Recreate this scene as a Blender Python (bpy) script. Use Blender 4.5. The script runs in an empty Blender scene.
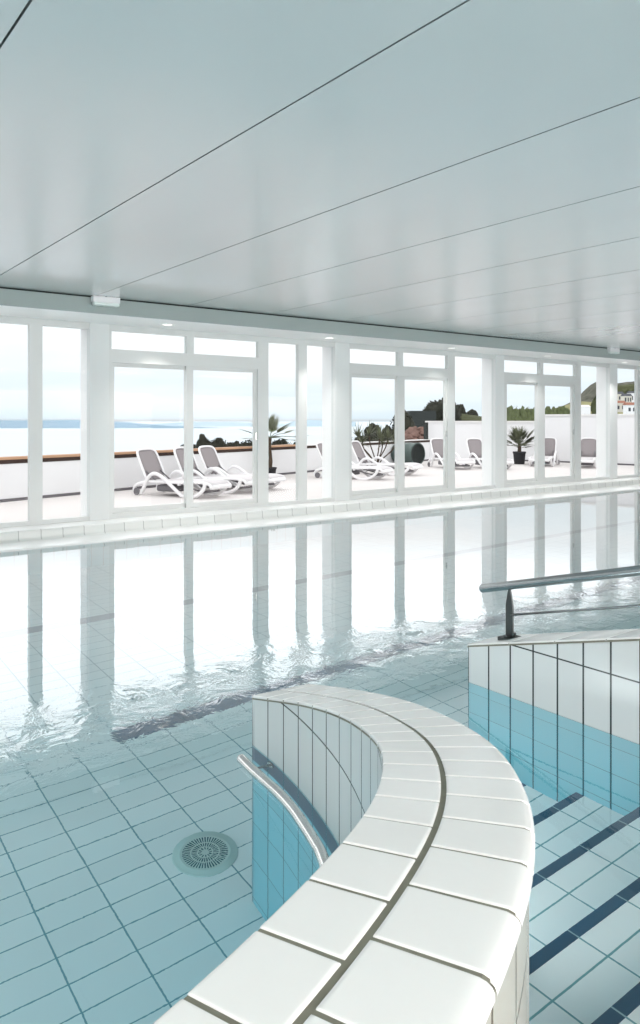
import bpy, bmesh, math, random
from mathutils import Vector, noise
C = bpy.context.scene.collection
rnd = random.Random(7)

# ------------------------------------------------------------------ materials
def newmat(name):
    m = bpy.data.materials.new(name); m.use_nodes = True
    nt = m.node_tree; nt.nodes.clear()
    out = nt.nodes.new('ShaderNodeOutputMaterial')
    return m, nt, out
def N(nt, t, **kw):
    n = nt.nodes.new(t)
    for k, v in kw.items(): setattr(n, k, v)
    return n
def M(nt, op, a, b=None, c=None, clamp=False):
    n = nt.nodes.new('ShaderNodeMath'); n.operation = op; n.use_clamp = clamp
    for i, v in enumerate((a, b, c)):
        if v is None: continue
        if isinstance(v, (int, float)): n.inputs[i].default_value = v
        else: nt.links.new(v, n.inputs[i])
    return n.outputs[0]
def mixc(nt, fac, a, b):
    n = nt.nodes.new('ShaderNodeMix'); n.data_type = 'RGBA'
    for s, v in ((n.inputs[0], fac), (n.inputs[6], a), (n.inputs[7], b)):
        if isinstance(v, (int, float)): s.default_value = v
        elif isinstance(v, (tuple, list)): s.default_value = (*v, 1) if len(v) == 3 else v
        else: nt.links.new(v, s)
    return n.outputs[2]
def principled(nt, out, color, rough=.5, spec=.5, metal=0.0):
    p = N(nt, 'ShaderNodeBsdfPrincipled')
    if isinstance(color, (tuple, list)): p.inputs['Base Color'].default_value = (*color[:3], 1)
    else: nt.links.new(color, p.inputs['Base Color'])
    p.inputs['Roughness'].default_value = rough
    p.inputs['Specular IOR Level'].default_value = spec
    p.inputs['Metallic'].default_value = metal
    nt.links.new(p.outputs[0], out.inputs[0])
    return p
def plain(name, color, rough=.5, spec=.5, metal=0.0, vary=.04, scale=6., bump=0., bscale=60.):
    m, nt, out = newmat(name)
    tc = N(nt, 'ShaderNodeTexCoord'); nz = N(nt, 'ShaderNodeTexNoise')
    nz.inputs['Scale'].default_value = scale; nz.inputs['Detail'].default_value = 3
    nt.links.new(tc.outputs['Object'], nz.inputs['Vector'])
    dark = tuple(c * (1 - vary * 2) for c in color)
    col = mixc(nt, nz.outputs[0], dark, tuple(min(1, c * (1 + vary)) for c in color))
    p = principled(nt, out, col, rough, spec, metal)
    if bump:
        n2 = N(nt, 'ShaderNodeTexNoise'); n2.inputs['Scale'].default_value = bscale
        nt.links.new(tc.outputs['Object'], n2.inputs['Vector'])
        b = N(nt, 'ShaderNodeBump'); b.inputs['Strength'].default_value = 1; b.inputs['Distance'].default_value = bump
        nt.links.new(n2.outputs[0], b.inputs['Height']); nt.links.new(b.outputs[0], p.inputs['Normal'])
    return m
def line_mask(nt, coord, pitch, off, width):
    x = M(nt, 'FRACT', M(nt, 'ADD', M(nt, 'DIVIDE', M(nt, 'SUBTRACT', coord, off), pitch), .5))
    x = M(nt, 'MULTIPLY', M(nt, 'ABSOLUTE', M(nt, 'SUBTRACT', x, .5)), pitch)
    mr = N(nt, 'ShaderNodeMapRange'); nt.links.new(x, mr.inputs[0])
    mr.inputs[1].default_value = width * .5; mr.inputs[2].default_value = width * .5 + .0012
    mr.inputs[3].default_value = 1; mr.inputs[4].default_value = 0
    return mr.outputs[0]
def tiled(name, color, grout, pu, ou, pv, ov, wu=.004, wv=.004, rough=.25, band=None, vary=.04, spec=.5, grout_v=None, bump=.0):
    """glazed tiles: UV are metres; joints every pu (from ou) and pv (from ov)"""
    m, nt, out = newmat(name)
    uv = N(nt, 'ShaderNodeUVMap'); uv.uv_map = 'UVMap'
    sp = N(nt, 'ShaderNodeSeparateXYZ'); nt.links.new(uv.outputs[0], sp.inputs[0])
    u, v = sp.outputs[0], sp.outputs[1]
    # tone per tile
    cu = M(nt, 'FLOOR', M(nt, 'DIVIDE', M(nt, 'SUBTRACT', u, ou), pu)) if pu else 0.0
    cv = M(nt, 'FLOOR', M(nt, 'DIVIDE', M(nt, 'SUBTRACT', v, ov), pv)) if pv else 0.0
    cb = N(nt, 'ShaderNodeCombineXYZ')
    for i, c in enumerate((cu, cv)):
        if not isinstance(c, float): nt.links.new(c, cb.inputs[i])
    wn = N(nt, 'ShaderNodeTexWhiteNoise'); wn.noise_dimensions = '3D'; nt.links.new(cb.outputs[0], wn.inputs[0])
    col = mixc(nt, wn.outputs[0], tuple(c * (1 - vary) for c in color), tuple(min(1, c * (1 + vary)) for c in color))
    if band:
        v0, v1, bc = band
        inb = M(nt, 'MULTIPLY', M(nt, 'GREATER_THAN', v, v0), M(nt, 'LESS_THAN', v, v1))
        col = mixc(nt, inb, col, bc)
    masks = []
    if pu: col = mixc(nt, line_mask(nt, u, pu, ou, wu), col, grout)
    if pv: col = mixc(nt, line_mask(nt, v, pv, ov, wv), col, grout_v or grout)
    p = principled(nt, out, col, rough, spec)
    if bump:
        tc = N(nt, 'ShaderNodeTexCoord'); n2 = N(nt, 'ShaderNodeTexNoise'); n2.inputs['Scale'].default_value = 14
        nt.links.new(tc.outputs['Object'], n2.inputs['Vector'])
        b = N(nt, 'ShaderNodeBump'); b.inputs['Distance'].default_value = bump
        nt.links.new(n2.outputs[0], b.inputs['Height']); nt.links.new(b.outputs[0], p.inputs['Normal'])
    return m
def metal(name, color=(.36, .38, .385), rough=.25):
    return plain(name, color, rough, .5, 1.0, .05, 20)
def glass_mat():
    m, nt, out = newmat('window_glass')
    tr = N(nt, 'ShaderNodeBsdfTransparent'); tr.inputs[0].default_value = (.975, .985, .985, 1)
    gl = N(nt, 'ShaderNodeBsdfGlossy'); gl.inputs['Roughness'].default_value = .02
    fr = N(nt, 'ShaderNodeFresnel'); fr.inputs[0].default_value = 1.3
    mx = N(nt, 'ShaderNodeMixShader')
    ge = N(nt, 'ShaderNodeNewGeometry')
    nt.links.new(M(nt, 'MULTIPLY', M(nt, 'MULTIPLY', fr.outputs[0], .45), M(nt, 'SUBTRACT', 1.0, ge.outputs['Backfacing'])), mx.inputs[0]); nt.links.new(tr.outputs[0], mx.inputs[1]); nt.links.new(gl.outputs[0], mx.inputs[2])
    nt.links.new(mx.outputs[0], out.inputs[0]); return m
def water_mat():
    m, nt, out = newmat('pool_water')
    tc = N(nt, 'ShaderNodeTexCoord'); sp = N(nt, 'ShaderNodeSeparateXYZ'); nt.links.new(tc.outputs['Object'], sp.inputs[0])
    def nz(scale, detail, rough=.5, dist=0., vec=None):
        n = N(nt, 'ShaderNodeTexNoise'); n.inputs['Scale'].default_value = scale
        n.inputs['Detail'].default_value = detail; n.inputs['Roughness'].default_value = rough
        n.inputs['Distortion'].default_value = dist
        nt.links.new(vec or tc.outputs['Object'], n.inputs['Vector']); return n.outputs[0]
    # the water is stirred where it runs round the two walls and lies calm towards the windows
    near = N(nt, 'ShaderNodeMapRange'); near.interpolation_type = 'SMOOTHSTEP'
    warp = M(nt, 'ADD', sp.outputs[1], M(nt, 'MULTIPLY', M(nt, 'SUBTRACT', nz(.9, 2), .5), .6))
    nt.links.new(warp, near.inputs[0])
    near.inputs[1].default_value = 3.85; near.inputs[2].default_value = 3.35
    near.inputs[3].default_value = 0.; near.inputs[4].default_value = 1.
    calm = N(nt, 'ShaderNodeMapRange'); nt.links.new(sp.outputs[1], calm.inputs[0]); calm.interpolation_type = 'SMOOTHSTEP'
    calm.inputs[1].default_value = 2.7; calm.inputs[2].default_value = 3.15
    calm.inputs[3].default_value = .04; calm.inputs[4].default_value = 1.
    stir = M(nt, 'MULTIPLY', near.outputs[0], calm.outputs[0])
    h1 = M(nt, 'MULTIPLY', nz(5.5, 4, .62, .6), M(nt, 'MULTIPLY', stir, WATER['stir']))
    h2 = M(nt, 'MULTIPLY', nz(3.0, 3, .5), WATER['swell'])
    h3 = M(nt, 'MULTIPLY', nz(16, 2, .5), WATER['fine'])
    h = M(nt, 'ADD', h1, M(nt, 'ADD', h2, h3))
    b = N(nt, 'ShaderNodeBump'); b.inputs['Strength'].default_value = 1; b.inputs['Distance'].default_value = 1.0
    nt.links.new(h, b.inputs['Height'])
    re = N(nt, 'ShaderNodeBsdfRefraction'); re.inputs['IOR'].default_value = 1.33; re.inputs['Roughness'].default_value = 0
    re.inputs[0].default_value = (.955, .99, 1, 1)
    gl = N(nt, 'ShaderNodeBsdfGlossy'); gl.inputs['Roughness'].default_value = 0
    gb = N(nt, 'ShaderNodeBsdfGlass'); gb.inputs['IOR'].default_value = 1.33; gb.inputs['Roughness'].default_value = 0
    geo = N(nt, 'ShaderNodeNewGeometry')
    for s in (re, gl, gb): nt.links.new(b.outputs[0], s.inputs['Normal'])
    lw = N(nt, 'ShaderNodeLayerWeight'); lw.inputs[0].default_value = .5; nt.links.new(b.outputs[0], lw.inputs['Normal'])
    cosv = M(nt, 'SUBTRACT', 1.0, lw.outputs['Facing'])
    cr = N(nt, 'ShaderNodeValToRGB'); nt.links.new(cosv, cr.inputs[0])
    st = WATER['curve']
    e = cr.color_ramp.elements
    e[0].position, e[0].color = st[0][0], (st[0][1],) * 3 + (1,)
    e[1].position, e[1].color = st[-1][0], (st[-1][1],) * 3 + (1,)
    for p_, v_ in st[1:-1]:
        k = e.new(p_); k.color = (v_,) * 3 + (1,)
    mx = N(nt, 'ShaderNodeMixShader'); nt.links.new(cr.outputs[0], mx.inputs[0])
    nt.links.new(re.outputs[0], mx.inputs[1]); nt.links.new(gl.outputs[0], mx.inputs[2])
    m2 = N(nt, 'ShaderNodeMixShader'); nt.links.new(geo.outputs['Backfacing'], m2.inputs[0])
    nt.links.new(mx.outputs[0], m2.inputs[1]); nt.links.new(gb.outputs[0], m2.inputs[2])
    nt.links.new(m2.outputs[0], out.inputs[0]); return m
def emit(name, color, s):
    m, nt, out = newmat(name); e = N(nt, 'ShaderNodeEmission'); e.inputs[0].default_value = (*color, 1); e.inputs[1].default_value = s
    nt.links.new(e.outputs[0], out.inputs[0]); return m

WATER = dict(stir=.0050, swell=.0005, fine=.00007,
             curve=[(0, 1.0), (.09, .92), (.17, .78), (.25, .60), (.34, .40), (.40, .24), (.46, .12), (.55, .065), (.70, .04), (1.0, .03)])
WHITE_TILE = (.80, .81, .80)
mt = {}
mt['coping'] = plain('white_coping_glaze', (.86, .845, .825), .2, .8, 0, .012, 3, .0003, 22)
mt['grout'] = plain('grey_green_grout', (.22, .215, .17), .9, .2, 0, .15, 25)
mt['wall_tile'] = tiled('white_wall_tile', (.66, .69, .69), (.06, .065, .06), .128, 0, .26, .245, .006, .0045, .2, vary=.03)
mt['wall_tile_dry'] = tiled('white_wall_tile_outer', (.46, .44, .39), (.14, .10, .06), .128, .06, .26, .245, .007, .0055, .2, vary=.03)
mt['sub_tile_navy'] = tiled('blue_wall_tile_with_navy_row', (.17, .50, .60), (.03, .17, .23), .128, 0, .26, -.145, .0055, .004, .3,
                            band=(-.145, -.022, (.012, .055, .12)), vary=.05)
mt['sub_tile'] = tiled('blue_wall_tile', (.15, .48, .57), (.015, .10, .13), .131, 0, .26, -.145, .0062, .0035, .3, vary=.05)
mt['wall_tile2'] = tiled('white_wall_tile_straight', (.66, .69, .69), (.035, .045, .045), .131, 0, .26, .245, .0075, .0055, .2, vary=.02)
mt['floor_tile'] = tiled('pale_blue_floor_tile', (.62, .80, .83), (.11, .32, .39), .2545, .886, .1322, 3.18, .0058, .0048, .35, vary=.035)
mt['tread'] = tiled('pale_tread_tile', (.84, .93, .935), (.14, .36, .40), .253, 2.695, 0, 0, .005, .004, .3, vary=.03)
mt['nosing'] = tiled('navy_nosing_tile', (.02, .085, .16), (.30, .45, .50), .253, 2.695, 0, 0, .004, .004, .3, vary=.25)
mt['navy'] = tiled('navy_lane_tile', (.02, .11, .21), (.03, .17, .22), .2545, .886, 0, 0, .004, .004, .3, vary=.2)
mt['edge'] = plain('white_pool_edge', (.86, .87, .86), .25, .5, 0, .02, 2)
mt['riser'] = tiled('white_edge_tile', (.70, .72, .70), (.30, .31, .30), .2355, 2.265, 0, 0, .006, .003, .3, vary=.05)
mt['frame'] = plain('white_window_frame', (.66, .675, .665), .35, .5, 0, .015, 3)
mt['pillar'] = plain('white_pillar_paint', (.74, .76, .755), .6, .3, 0, .015, 2)
mt['pillar_daylit'] = plain('daylit_pillar_paint', (.92, .92, .92), .6, .3, 0, .01, 2)  # lighter copy of the pillar paint, daylight put into its colour
mt['fascia'] = plain('grey_green_fascia', (.38, .43, .415), .6, .3, 0, .03, 1.5)
mt['soffit'] = plain('white_soffit', (.90, .905, .89), .3, .9, 0, .015, 2)
mt['gap'] = plain('dark_shadow_gap', (.03, .035, .033), .9, .1, 0, .02, 2)
mt['joint'] = plain('grey_panel_joint', (.20, .22, .22), .9, .1, 0, .02, 2)
mt['glass'] = glass_mat()
mt['water'] = water_mat()
mt['steel'] = metal('brushed_steel')
mt['steel_dark'] = metal('dark_steel', (.10, .11, .11), .4)
mt['steel_bright'] = metal('polished_steel', (.80, .80, .79), .16)
mt['render'] = plain('white_render', (.80, .80, .81), .9, .1, 0, .02, 1.2, .002, 30)
mt['terrace'] = plain('pale_terrace_paving', (.74, .705, .69), .9, .1, 0, .03, .7)
mt['wood'] = plain('tan_wood', (.52, .31, .19), .6, .3, 0, .12, 3)
mt['wood_dark'] = plain('dark_brown_wood', (.055, .035, .028), .7, .2, 0, .15, 3)
mt['dark_line'] = plain('dark_base_line', (.16, .15, .16), .9, .1, 0, .1, 4)
mt['plastic'] = plain('white_plastic', (.86, .85, .86), .35, .5, 0, .01, 3)
mt['sling'] = plain('taupe_sling', (.31, .28, .285), .8, .2, 0, .05, 40)
mt['sling_glare'] = plain('glare_paled_sling', (.70, .67, .68), .8, .2, 0, .03, 40)  # seat sling is greyish too; its overexposed look is put into the colour
mt['grey_plastic'] = plain('grey_plastic', (.16, .155, .165), .6, .3, 0, .05, 10)
mt['leaf'] = plain('olive_leaf', (.105, .13, .05), .6, .3, 0, .3, 6)
mt['leaf_pale'] = plain('grey_green_leaf', (.14, .155, .09), .6, .3, 0, .3, 6)
mt['leaf_dark'] = plain('dark_leaf', (.035, .036, .024), .8, .2, 0, .4, 3)
mt['trunk'] = plain('brown_bark', (.09, .065, .045), .9, .1, 0, .3, 12)
mt['pot'] = plain('black_pot', (.03, .03, .034), .6, .3, 0, .1, 8)
mt['drum'] = plain('dark_green_plastic', (.075, .11, .10), .5, .4, 0, .15, 3)
mt['drum_inside'] = plain('black_green_plastic', (.018, .024, .022), .6, .2, 0, .15, 3)
mt['hill'] = plain('scrub_hillside', (.10, .11, .055), .95, .1, 0, .4, .05)
mt['hill_grass'] = plain('dry_grass_hillside', (.33, .32, .17), .95, .1, 0, .3, .03)
mt['hill_rock'] = plain('rocky_hillside', (.15, .15, .12), .95, .1, 0, .5, .08)
mt['rock'] = plain('reddish_rock', (.30, .19, .16), .95, .1, 0, .5, 2.5)
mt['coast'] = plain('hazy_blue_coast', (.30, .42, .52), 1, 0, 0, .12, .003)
mt['coast_far'] = plain('haze_paled_coast', (.46, .58, .66), 1, 0, 0, .06, .002)  # distance haze mixed into the coast colour
mt['sea'] = plain('pale_sea', (.54, .62, .67), .5, .3, 0, .06, .004)
mt['house'] = plain('cream_house_wall', (.62, .58, .50), .9, .1, 0, .05, 1)
mt['house_white'] = plain('white_house_wall', (.78, .77, .76), .9, .1, 0, .03, 1)
mt['roof_slate'] = plain('slate_roof', (.10, .105, .12), .8, .2, 0, .1, 1)
mt['roof_red'] = plain('terracotta_roof', (.36, .18, .13), .9, .1, 0, .1, 1)
mt['dark_window'] = plain('dark_house_window', (.04, .045, .055), .3, .5, 0, .1, 1)
mt['timber_dark'] = plain('dark_cladding', (.045, .05, .048), .9, .1, 0, .1, 1)
mt['slot'] = plain('dark_drain_slot', (.02, .13, .17), .9, .1, 0, .1, 8)
mt['drain'] = plain('pale_drain_plastic', (.40, .62, .62), .5, .3, 0, .05, 8)
mt['lamp'] = emit('downlight_glow', (1, .97, .9), 2.2)
mt['lens'] = plain('frosted_lens', (.80, .86, .83), .3, .5, 0, .02, 8)
def ceiling_mat():
    m, nt, out = newmat('pale_ceiling_panels')
    tc = N(nt, 'ShaderNodeTexCoord'); sp = N(nt, 'ShaderNodeSeparateXYZ'); nt.links.new(tc.outputs['Object'], sp.inputs[0])
    p = principled(nt, out, (.62, .63, .625), .27, 1.0)
    p.inputs['Coat Weight'].default_value = 1.0; p.inputs['Coat Roughness'].default_value = .24; p.inputs['Coat IOR'].default_value = 2.1
    n = N(nt, 'ShaderNodeTexNoise'); n.inputs['Scale'].default_value = 1.1; n.inputs['Detail'].default_value = 1
    mp = N(nt, 'ShaderNodeMapping'); mp.inputs['Scale'].default_value = (1, .35, 1)
    nt.links.new(tc.outputs['Object'], mp.inputs[0]); nt.links.new(mp.outputs[0], n.inputs['Vector'])
    b = N(nt, 'ShaderNodeBump'); b.inputs['Distance'].default_value = .02
    nt.links.new(n.outputs[0], b.inputs['Height']); nt.links.new(b.outputs[0], p.inputs['Normal'])
    return m
mt['ceiling'] = ceiling_mat()

# ------------------------------------------------------------------ mesh helpers
class MB:
    def __init__(s): s.v = []; s.f = []; s.uv = []; s.mi = []; s.sm = []
    def face(s, pts, uvs=None, mi=0, smooth=False):
        i = len(s.v); s.v += [tuple(p) for p in pts]; s.f.append(tuple(range(i, i + len(pts))))
        s.uv.append(uvs); s.mi.append(mi); s.sm.append(smooth)
    def box(s, x0, y0, z0, x1, y1, z1, mi=0):
        p = [(x, y, z) for z in (z0, z1) for y in (y0, y1) for x in (x0, x1)]
        for q in ((0, 2, 3, 1), (4, 5, 7, 6), (0, 1, 5, 4), (2, 6, 7, 3), (0, 4, 6, 2), (1, 3, 7, 5)):
            pts = [p[k] for k in q]
            n = (Vector(pts[1]) - Vector(pts[0])).cross(Vector(pts[2]) - Vector(pts[0]))
            ax = max(range(3), key=lambda k: abs(n[k]))
            uv = [((a[1], a[2]), (a[0], a[2]), (a[0], a[1]))[ax] for a in pts]
            s.face(pts, uv, mi)
    def obox(s, c, ax, ay, az, mi=0):
        """box about c with half vectors ax, ay, az"""
        c, ax, ay, az = map(Vector, (c, ax, ay, az))
        p = [c + sx * ax + sy * ay + sz * az for sz in (-1, 1) for sy in (-1, 1) for sx in (-1, 1)]
        for q in ((0, 2, 3, 1), (4, 5, 7, 6), (0, 1, 5, 4), (2, 6, 7, 3), (0, 4, 6, 2), (1, 3, 7, 5)):
            s.face([p[k] for k in q], None, mi)
    def grid(s, rows, closed_u=False, uv=None, mi=0, smooth=True, flip=False):
        i = len(s.v); n = len(rows[0])
        for r in rows: s.v += [tuple(p) for p in r]
        for a in range(len(rows) - 1):
            for b in range(n if closed_u else n - 1):
                b2 = (b + 1) % n
                q = [(a, b), (a, b2), (a + 1, b2), (a + 1, b)]
                if flip: q.reverse()
                s.f.append(tuple(i + r * n + c for r, c in q))
                s.uv.append([uv[r][c] for r, c in q] if uv else None); s.mi.append(mi); s.sm.append(smooth)
    def tube(s, pts, r, n=10, caps=True, mi=0, closed=False):
        pts = [Vector(p) for p in pts]; rows = []
        rr = r if isinstance(r, (list, tuple)) else [r] * len(pts)
        up = None
        for k, p in enumerate(pts):
            if closed: t = pts[(k + 1) % len(pts)] - pts[k - 1]
            else: t = pts[min(k + 1, len(pts) - 1)] - pts[max(k - 1, 0)]
            t.normalize()
            if up is None:
                up = Vector((0, 0, 1)) if abs(t.z) < .9 else Vector((1, 0, 0))
            a = (up - t * up.dot(t)).normalized(); up = a; b = t.cross(a)
            rows.append([p + (a * math.cos(q) + b * math.sin(q)) * rr[k] for q in [2 * math.pi * j / n for j in range(n)]])
        if closed: rows.append(rows[0])
        s.grid(rows, True, mi=mi, flip=False)
        if caps and not closed:
            s.face(list(reversed(rows[0])), None, mi); s.face(rows[-1], None, mi)
    def lathe(s, c, prof, n=24, mi=0, axis='z'):
        c = Vector(c); rows = []
        for r, h in prof:
            row = []
            for j in range(n):
                q = 2 * math.pi * j / n
                d = (r * math.cos(q), r * math.sin(q), h)
                row.append(c + Vector(d))
            rows.append(row)
        s.grid(rows, True, mi=mi)
    def build(s, name, mats, parent=None, kind=None):
        me = bpy.data.meshes.new(name); me.from_pydata(s.v, [], s.f)
        if any(u is not None for u in s.uv):
            l = me.uv_layers.new(name='UVMap'); k = 0
            for u in s.uv:
                if u is None: k += 0
            idx = 0
            for poly, u in zip(me.polygons, s.uv):
                for j, li in enumerate(poly.loop_indices):
                    l.data[li].uv = u[j] if u else (0, 0)
        for m in (mats if isinstance(mats, (list, tuple)) else [mats]): me.materials.append(m)
        for poly, mi, sm in zip(me.polygons, s.mi, s.sm): poly.material_index = mi; poly.use_smooth = sm
        me.update()
        bm = bmesh.new(); bm.from_mesh(me)
        bmesh.ops.remove_doubles(bm, verts=bm.verts, dist=1e-6)
        bm.to_mesh(me); bm.free()
        o = bpy.data.objects.new(name, me); C.objects.link(o)
        if parent: o.parent = parent
        if kind: o['kind'] = kind
        return o
def bevel(o, w, seg=2):
    b = o.modifiers.new('bevel', 'BEVEL'); b.width = w; b.segments = seg; b.limit_method = 'ANGLE'; b.angle_limit = math.radians(40)
    return o
def empty(name, loc=(0, 0, 0), rz=0.):
    o = bpy.data.objects.new(name, None); C.objects.link(o); o.location = loc; o.rotation_euler = (0, 0, rz)
    o.empty_display_size = .1; return o
def tag(o, label, cat=None, group=None, kind=None):
    o['label'] = label
    if cat: o['category'] = cat
    if group: o['group'] = group
    if kind: o['kind'] = kind
    return o
def copy_tree(o, parent=None):
    c = o.copy(); C.objects.link(c)
    if parent: c.parent = parent
    for ch in list(o.children): copy_tree(ch, c)
    return c
def catmull(P, per=6, closed=False):
    P = [Vector(p) for p in P]; out = []; n = len(P)
    for i in range(n if closed else n - 1):
        if closed: a, b, c, d = P[i - 1], P[i], P[(i + 1) % n], P[(i + 2) % n]
        else: a, b, c, d = P[max(i - 1, 0)], P[i], P[i + 1], P[min(i + 2, n - 1)]
        for k in range(per):
            t = k / per
            out.append(.5 * ((2 * b) + (c - a) * t + (2 * a - 5 * b + 4 * c - d) * t * t + (3 * b - a - 3 * c + d) * t ** 3))
    if not closed: out.append(P[-1])
    return out

# ------------------------------------------------------------------ camera (height above the water is 1.30 m)
HY, FPX, HC = 421.0, 759.0, 1.30
YAW = math.atan(568 / 759)
cam = bpy.data.objects.new('camera', bpy.data.cameras.new('camera')); C.objects.link(cam)
cam.location = (0, 0, HC); cam.rotation_euler = (math.pi / 2, 0, -YAW)
cam.data.sensor_fit = 'VERTICAL'; cam.data.sensor_height = 36; cam.data.sensor_width = 22.5
cam.data.lens = FPX / 1024 * 36; cam.data.shift_y = (HY - 512) / 1024; cam.data.clip_end = 40000; cam.data.clip_start = .02
bpy.context.scene.camera = cam
FW = Vector((math.sin(YAW), math.cos(YAW), 0)); RT = Vector((math.cos(YAW), -math.sin(YAW), 0))
def at(x, y, D):
    """place at bearing x and elevation y, D metres away along the view"""
    p = FW * D + RT * ((x - 320) / FPX * D); p.z = HC - (y - HY) / FPX * D; return p

# ------------------------------------------------------------------ the basin
FZ = -1.22
b = MB(); b.face([(-8, -3, FZ), (30, -3, FZ), (30, 7.9, FZ), (-8, 7.9, FZ)], [(-8, -3), (30, -3), (30, 7.9), (-8, 7.9)])
tag(b.build('floor_pool', mt['floor_tile'], kind='structure'), 'pale blue tiled floor of the pool under the water')
b = MB()
def vface(b, p0, p1, z0, z1, u0, mi=0):
    L = (Vector(p1) - Vector(p0)).length
    b.face([(*p0, z0), (*p1, z0), (*p1, z1), (*p0, z1)], [(u0, z0), (u0 + L, z0), (u0 + L, z1), (u0, z1)], mi)
vface(b, (30, 7.9), (-8, 7.9), FZ, -.01, 0); vface(b, (-8, 7.9), (-8, -3), FZ, -.01, 0)
vface(b, (-8, -3), (30, -3), FZ, -.01, 0); vface(b, (30, -3), (30, 7.9), FZ, -.01, 0)
tag(b.build('wall_pool', mt['sub_tile'], kind='structure'), 'blue tiled side walls of the pool basin')
# navy lane lines laid in the floor
b = MB(); b.box(-8, 6.03, FZ, 30, 6.17, FZ + .003)
tag(b.build('trim_1', mt['navy'], kind='structure'), 'navy tile line across the pool floor towards the windows')
b = MB(); b.box(1.63, 4.05, FZ, 30, 4.19, FZ + .003)
tag(b.build('trim_2', mt['navy'], kind='structure'), 'navy tile line across the pool floor beyond the curved wall')

# ------------------------------------------------------------------ curved ramped wall
inner = [(1.608, 2.608, .195), (1.600, 2.477, .228), (1.583, 2.340, .265), (1.556, 2.210, .302), (1.523, 2.082, .337), (1.488, 1.955, .37),
         (1.446, 1.833, .402), (1.397, 1.716, .433), (1.336, 1.598, .463)]
CL = []
for i, q in enumerate(inner):
    p, n_ = inner[max(0, i - 1)], inner[min(len(inner) - 1, i + 1)]
    d = Vector((n_[0] - p[0], n_[1] - p[1])).normalized()
    CL.append(Vector((q[0] - d.y * .125, q[1] + d.x * .125, q[2])))
CL += [Vector(v) for v in [(1.385, 1.428, .495), (1.318, 1.317, .525), (1.245, 1.219, .55), (1.163, 1.124, .575), (1.078, 1.033, .6), (.990, .952, .62),
       (.898, .875, .64), (.789, .802, .660), (.676, .737, .673), (.549, .673, .684), (.411, .615, .691), (.28, .568, .695),
       (.14, .528, .698), (0, .498, .70), (-.14, .478, .70), (-.28, .466, .70), (-.42, .458, .70), (-.56, .455, .70), (-.70, .455, .70)]]
for _ in range(2):
    CL = [CL[0]] + [(CL[i - 1] + 2 * CL[i] + CL[i + 1]) / 4 for i in range(1, len(CL) - 1)] + [CL[-1]]
def cpt(t):
    i = min(max(int(math.floor(t)), 0), len(CL) - 2); f = t - i
    a, b_, c, d = CL[max(i - 1, 0)], CL[i], CL[i + 1], CL[min(i + 2, len(CL) - 1)]
    return .5 * ((2 * b_) + (c - a) * f + (2 * a - 5 * b_ + 4 * c - d) * f * f + (3 * b_ - a - 3 * c + d) * f ** 3)
def cfr(t):
    e = .05; d = cpt(min(t + e, len(CL) - 1)) - cpt(max(t - e, 0)); d.z = 0; d.normalize()
    return d, Vector((-d.y, d.x, 0))          # heading, outward side (towards the steps)
def off(t, w, dz=0.):
    p = cpt(t); _, n = cfr(t); q = p + n * w; q.z += dz; return q
NT = len(CL) - 1
divider = empty('divider_wall', (1.73, 2.6, FZ))
tag(divider, 'curved tiled wall rising out of the water, capped with two rows of glossy white tiles', 'wall', kind='thing')
def world_child(o, par):
    o.parent = par; o.matrix_parent_inverse = par.matrix_world.inverted() if False else o.matrix_parent_inverse
    o.location = tuple(-c for c in par.location); return o
def wall_side(b, w, z0, z1f, sign, mi, t0=0., t1=None, step=.25):
    t1 = NT if t1 is None else t1; n = int((t1 - t0) / step); rows = []; uvs = []
    for zt in (0, 1):
        r = []; u = []
        for k in range(n + 1):
            t = t0 + k * step; p = off(t, w); z = z0 if zt == 0 else z1f(t)
            r.append((p.x, p.y, z)); u.append((t * .128, z))
        rows.append(r); uvs.append(u)
    b.grid(rows, uv=uvs, mi=mi, smooth=True, flip=sign < 0)
b = MB(); wall_side(b, -.1205, -.015, lambda t: cpt(t).z - .014, 1, 0); wall_side(b, .147, -.015, lambda t: cpt(t).z - .029, -1, 1)
p0, p1 = off(0, -.1205), off(0, .147)
vface(b, (p1.x, p1.y), (p0.x, p0.y), -.015, CL[0].z - .012, 0)
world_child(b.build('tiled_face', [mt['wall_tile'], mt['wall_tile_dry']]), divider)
b = MB(); wall_side(b, -.1205, FZ, lambda t: -.015, 1, 0); wall_side(b, .147, FZ, lambda t: -.015, -1, 0)
vface(b, (p1.x, p1.y), (p0.x, p0.y), FZ, -.015, 0)
tag(world_child(b.build('submerged_face', mt['sub_tile_navy']), divider), 'blue tiled face under water with a navy top row')
# grout bed under the coping tiles
b = MB(); rows = []
for k in range(NT * 4 + 1):
    t = k / 4
    rows.append([off(t, -.1208, -.016), off(t, -.1208, -.003), off(t, .140, -.003), off(t, .1485, -.006), off(t, .150, -.031)])
b.grid(rows, smooth=False, flip=True); b.face(list(rows[0]))
world_child(b.build('grout_bed', mt['grout']), divider)
def coping_tile(b, posf, t0, t1, prof):
    """one bull-nosed tile between stations t0 and t1; prof = (offset, drop) across"""
    e = .012; ts = [t0, t0 + e * .2, t0 + e, t0 + e * 3] + [t0 + (t1 - t0) * k / 4 for k in (1, 2, 3)] + [t1 - 3 * e, t1 - e, t1 - e * .2, t1]
    drop = [.006, .0007, 0, 0, 0, 0, 0, 0, 0, .0007, .006]
    rows = [[posf(t, w, -d - dr) for w, d in prof] for t, dr in zip(ts, drop)]
    b.grid(rows, smooth=True, flip=True)
pin = [(-.1215, .0095), (-.122, .006), (-.1218, .003), (-.1208, .0008), (-.1185, 0), (-.115, 0), (-.07, 0), (-.016, 0), (-.012, 0), (-.0062, .0003), (-.0052, .0015), (-.0052, .006)]
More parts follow.
